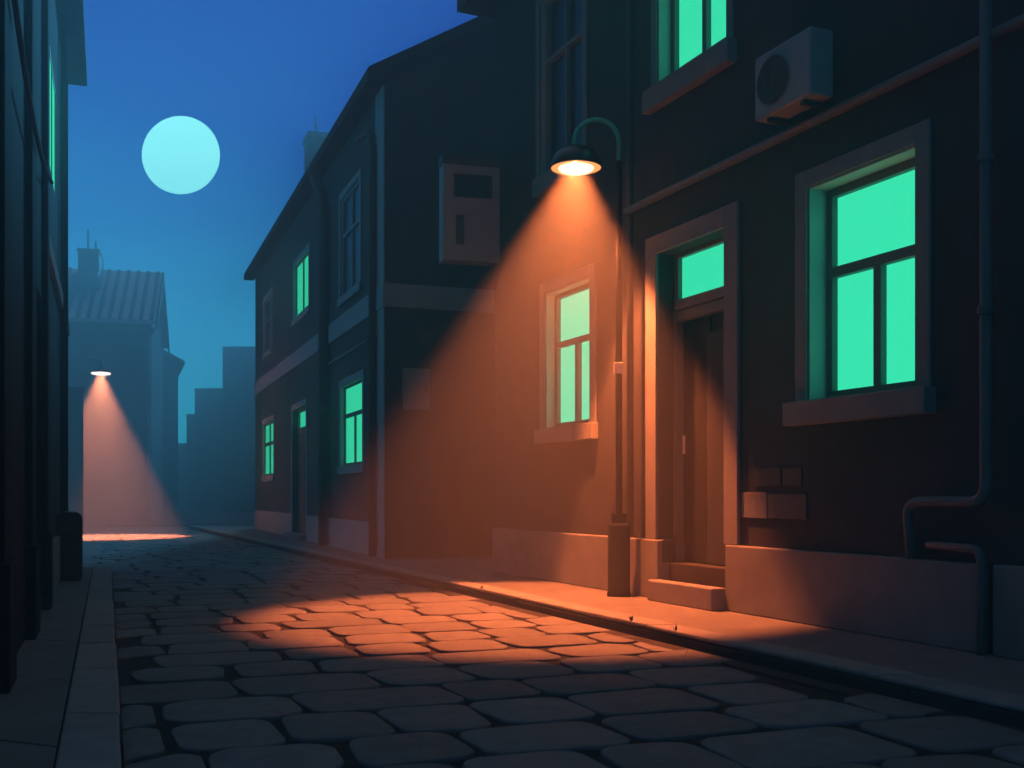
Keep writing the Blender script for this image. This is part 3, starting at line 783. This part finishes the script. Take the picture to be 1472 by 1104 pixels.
# weeds in the kerb joints
def weed(px, Y, label, n, hgt):
    x = rk(Y) + .02
    t = thing('weed', label, 'weed', (x, Y, .004), 0, 'weeds along the kerb')
    bm = BM()
    for k in range(n):
        an = random.uniform(0, 6.28); ln = hgt*random.uniform(.6, 1.1); le = random.uniform(.15, .6)*ln; w = .004
        d = Vector((math.cos(an), math.sin(an), 0)); s_ = Vector((-d.y, d.x, 0))*w
        a_ = Vector((random.uniform(-.01, .01), random.uniform(-.01, .01), 0)); b_ = a_ + d*le*.4 + Vector((0, 0, ln*.6)); c_ = a_ + d*le + Vector((0, 0, ln))
        v = [bm.verts.new(p) for p in (a_-s_, a_+s_, b_+s_*1.6, b_-s_*1.6, c_)]
        bm.faces.new((v[0], v[1], v[2], v[3])); bm.faces.new((v[3], v[2], v[4]))
    obj('leaves', bm, 'weed', t)
weed(0, 8.12, 'tiny weed sprouting from the kerb in line with the doorstep', 9, .045)
weed(0, 7.55, 'tiny weed at the edge of the lamplight on the kerb', 7, .04)
weed(0, 10.9, 'tiny weed on the kerb just past the lamp pool', 6, .035)

# ================================================================== SKY, MOON, AIR
bm = BM(); bmesh.ops.create_uvsphere(bm, u_segments=64, v_segments=32, radius=56/F*420)
mo = obj('moon', bm, 'moon', None, 0, True); mo.location = ((260-736)/F*420, 420, EYE+(HZ-223)/F*420)
mo.scale = (1, .3, 1)
tag(mo, 'full pale turquoise moon in the blue evening sky', 'moon')

W = bpy.data.worlds.new('World'); sc.world = W; W.use_nodes = True
nt = W.node_tree; N = nt.nodes; L = nt.links; N.clear()
out = N.new('ShaderNodeOutputWorld'); bg = N.new('ShaderNodeBackground')
tc = N.new('ShaderNodeTexCoord'); sp = N.new('ShaderNodeSeparateXYZ'); L.new(tc.outputs['Generated'], sp.inputs[0])
rp = N.new('ShaderNodeValToRGB'); cr = rp.color_ramp
def lin(*c): return tuple(((x/255+.055)/1.055)**2.4 if x/255 > .04045 else x/255/12.92 for x in c) + (1,)
stops = [(0.0, (.05, 1.35, 1.75, 1)), (.06, (.05, 1.30, 1.75, 1)), (.13, (.030, .80, 1.4, 1)), (.18, (.018, .42, .88, 1)), (.23, (.008, .20, .66, 1)), (.32, (.003, .050, .50, 1)), (.44, (.002, .010, .39, 1)), (.62, (.08, .14, .28, 1)), (1.0, (.34, .38, .47, 1))]
cr.elements[0].position = 0; cr.elements[0].color = stops[0][1]; cr.elements[1].position = 1; cr.elements[1].color = stops[-1][1]
for p, c in stops[1:-1]:
    e = cr.elements.new(p); e.color = c
L.new(sp.outputs['Z'], rp.inputs['Fac'])
# the dusk glow stands at the end of the street and fades round to night behind the camera
dp_ = N.new('ShaderNodeVectorMath'); dp_.operation = 'DOT_PRODUCT'; dp_.inputs[1].default_value = (-.36, .93, 0)
L.new(tc.outputs['Generated'], dp_.inputs[0])
mr = N.new('ShaderNodeMapRange'); mr.interpolation_type = 'SMOOTHSTEP'
mr.inputs['From Min'].default_value = -.6; mr.inputs['From Max'].default_value = .75; mr.inputs['To Min'].default_value = .28; mr.inputs['To Max'].default_value = 1.0
L.new(dp_.outputs['Value'], mr.inputs['Value'])
L.new(rp.outputs['Color'], bg.inputs['Color']); L.new(mr.outputs['Result'], bg.inputs['Strength'])
L.new(bg.outputs[0], out.inputs['Surface'])

sun = bpy.data.lights.new('moonlight', 'SUN'); sun.energy = SUNE; sun.angle = math.radians(9); sun.color = (.10, .58, 1.0)
so = bpy.data.objects.new('moonlight', sun); C.objects.link(so)
so.rotation_euler = (-Vector((SUNDIR))).to_track_quat('-Z', 'Y').to_euler()

bm = BM(); box(bm, -35, 27, -13, 77, -1.4, 10.9)
m, nt, out = new_mat('haze_air')
pv = nt.nodes.new('ShaderNodeVolumePrincipled')
pv.inputs['Color'].default_value = (.80, .93, 1.0, 1); pv.inputs['Density'].default_value = DENS; pv.inputs['Anisotropy'].default_value = ANI
nt.links.new(pv.outputs[0], out.inputs['Volume'])
M['haze'] = m
tag(obj('haze', bm, 'haze'), kind='stuff')

# ================================================================== CAMERA
cam = bpy.data.cameras.new('camera'); co = bpy.data.objects.new('camera', cam); C.objects.link(co)
co.location = (0, 0, EYE); co.rotation_euler = (math.pi/2, 0, 0)
cam.sensor_width = 36; cam.lens = 36*F/1472; cam.shift_y = (HZ-552)/1472; cam.clip_start = .05; cam.clip_end = 2000
sc.camera = co
sc.view_settings.view_transform = 'Standard'; sc.view_settings.look = 'None'; sc.view_settings.exposure = 0; sc.view_settings.gamma = 1
cy = sc.cycles
cy.max_bounces = 6; cy.diffuse_bounces = 2; cy.glossy_bounces = 2; cy.volume_bounces = 0; cy.transparent_max_bounces = 8
cy.use_denoising = True
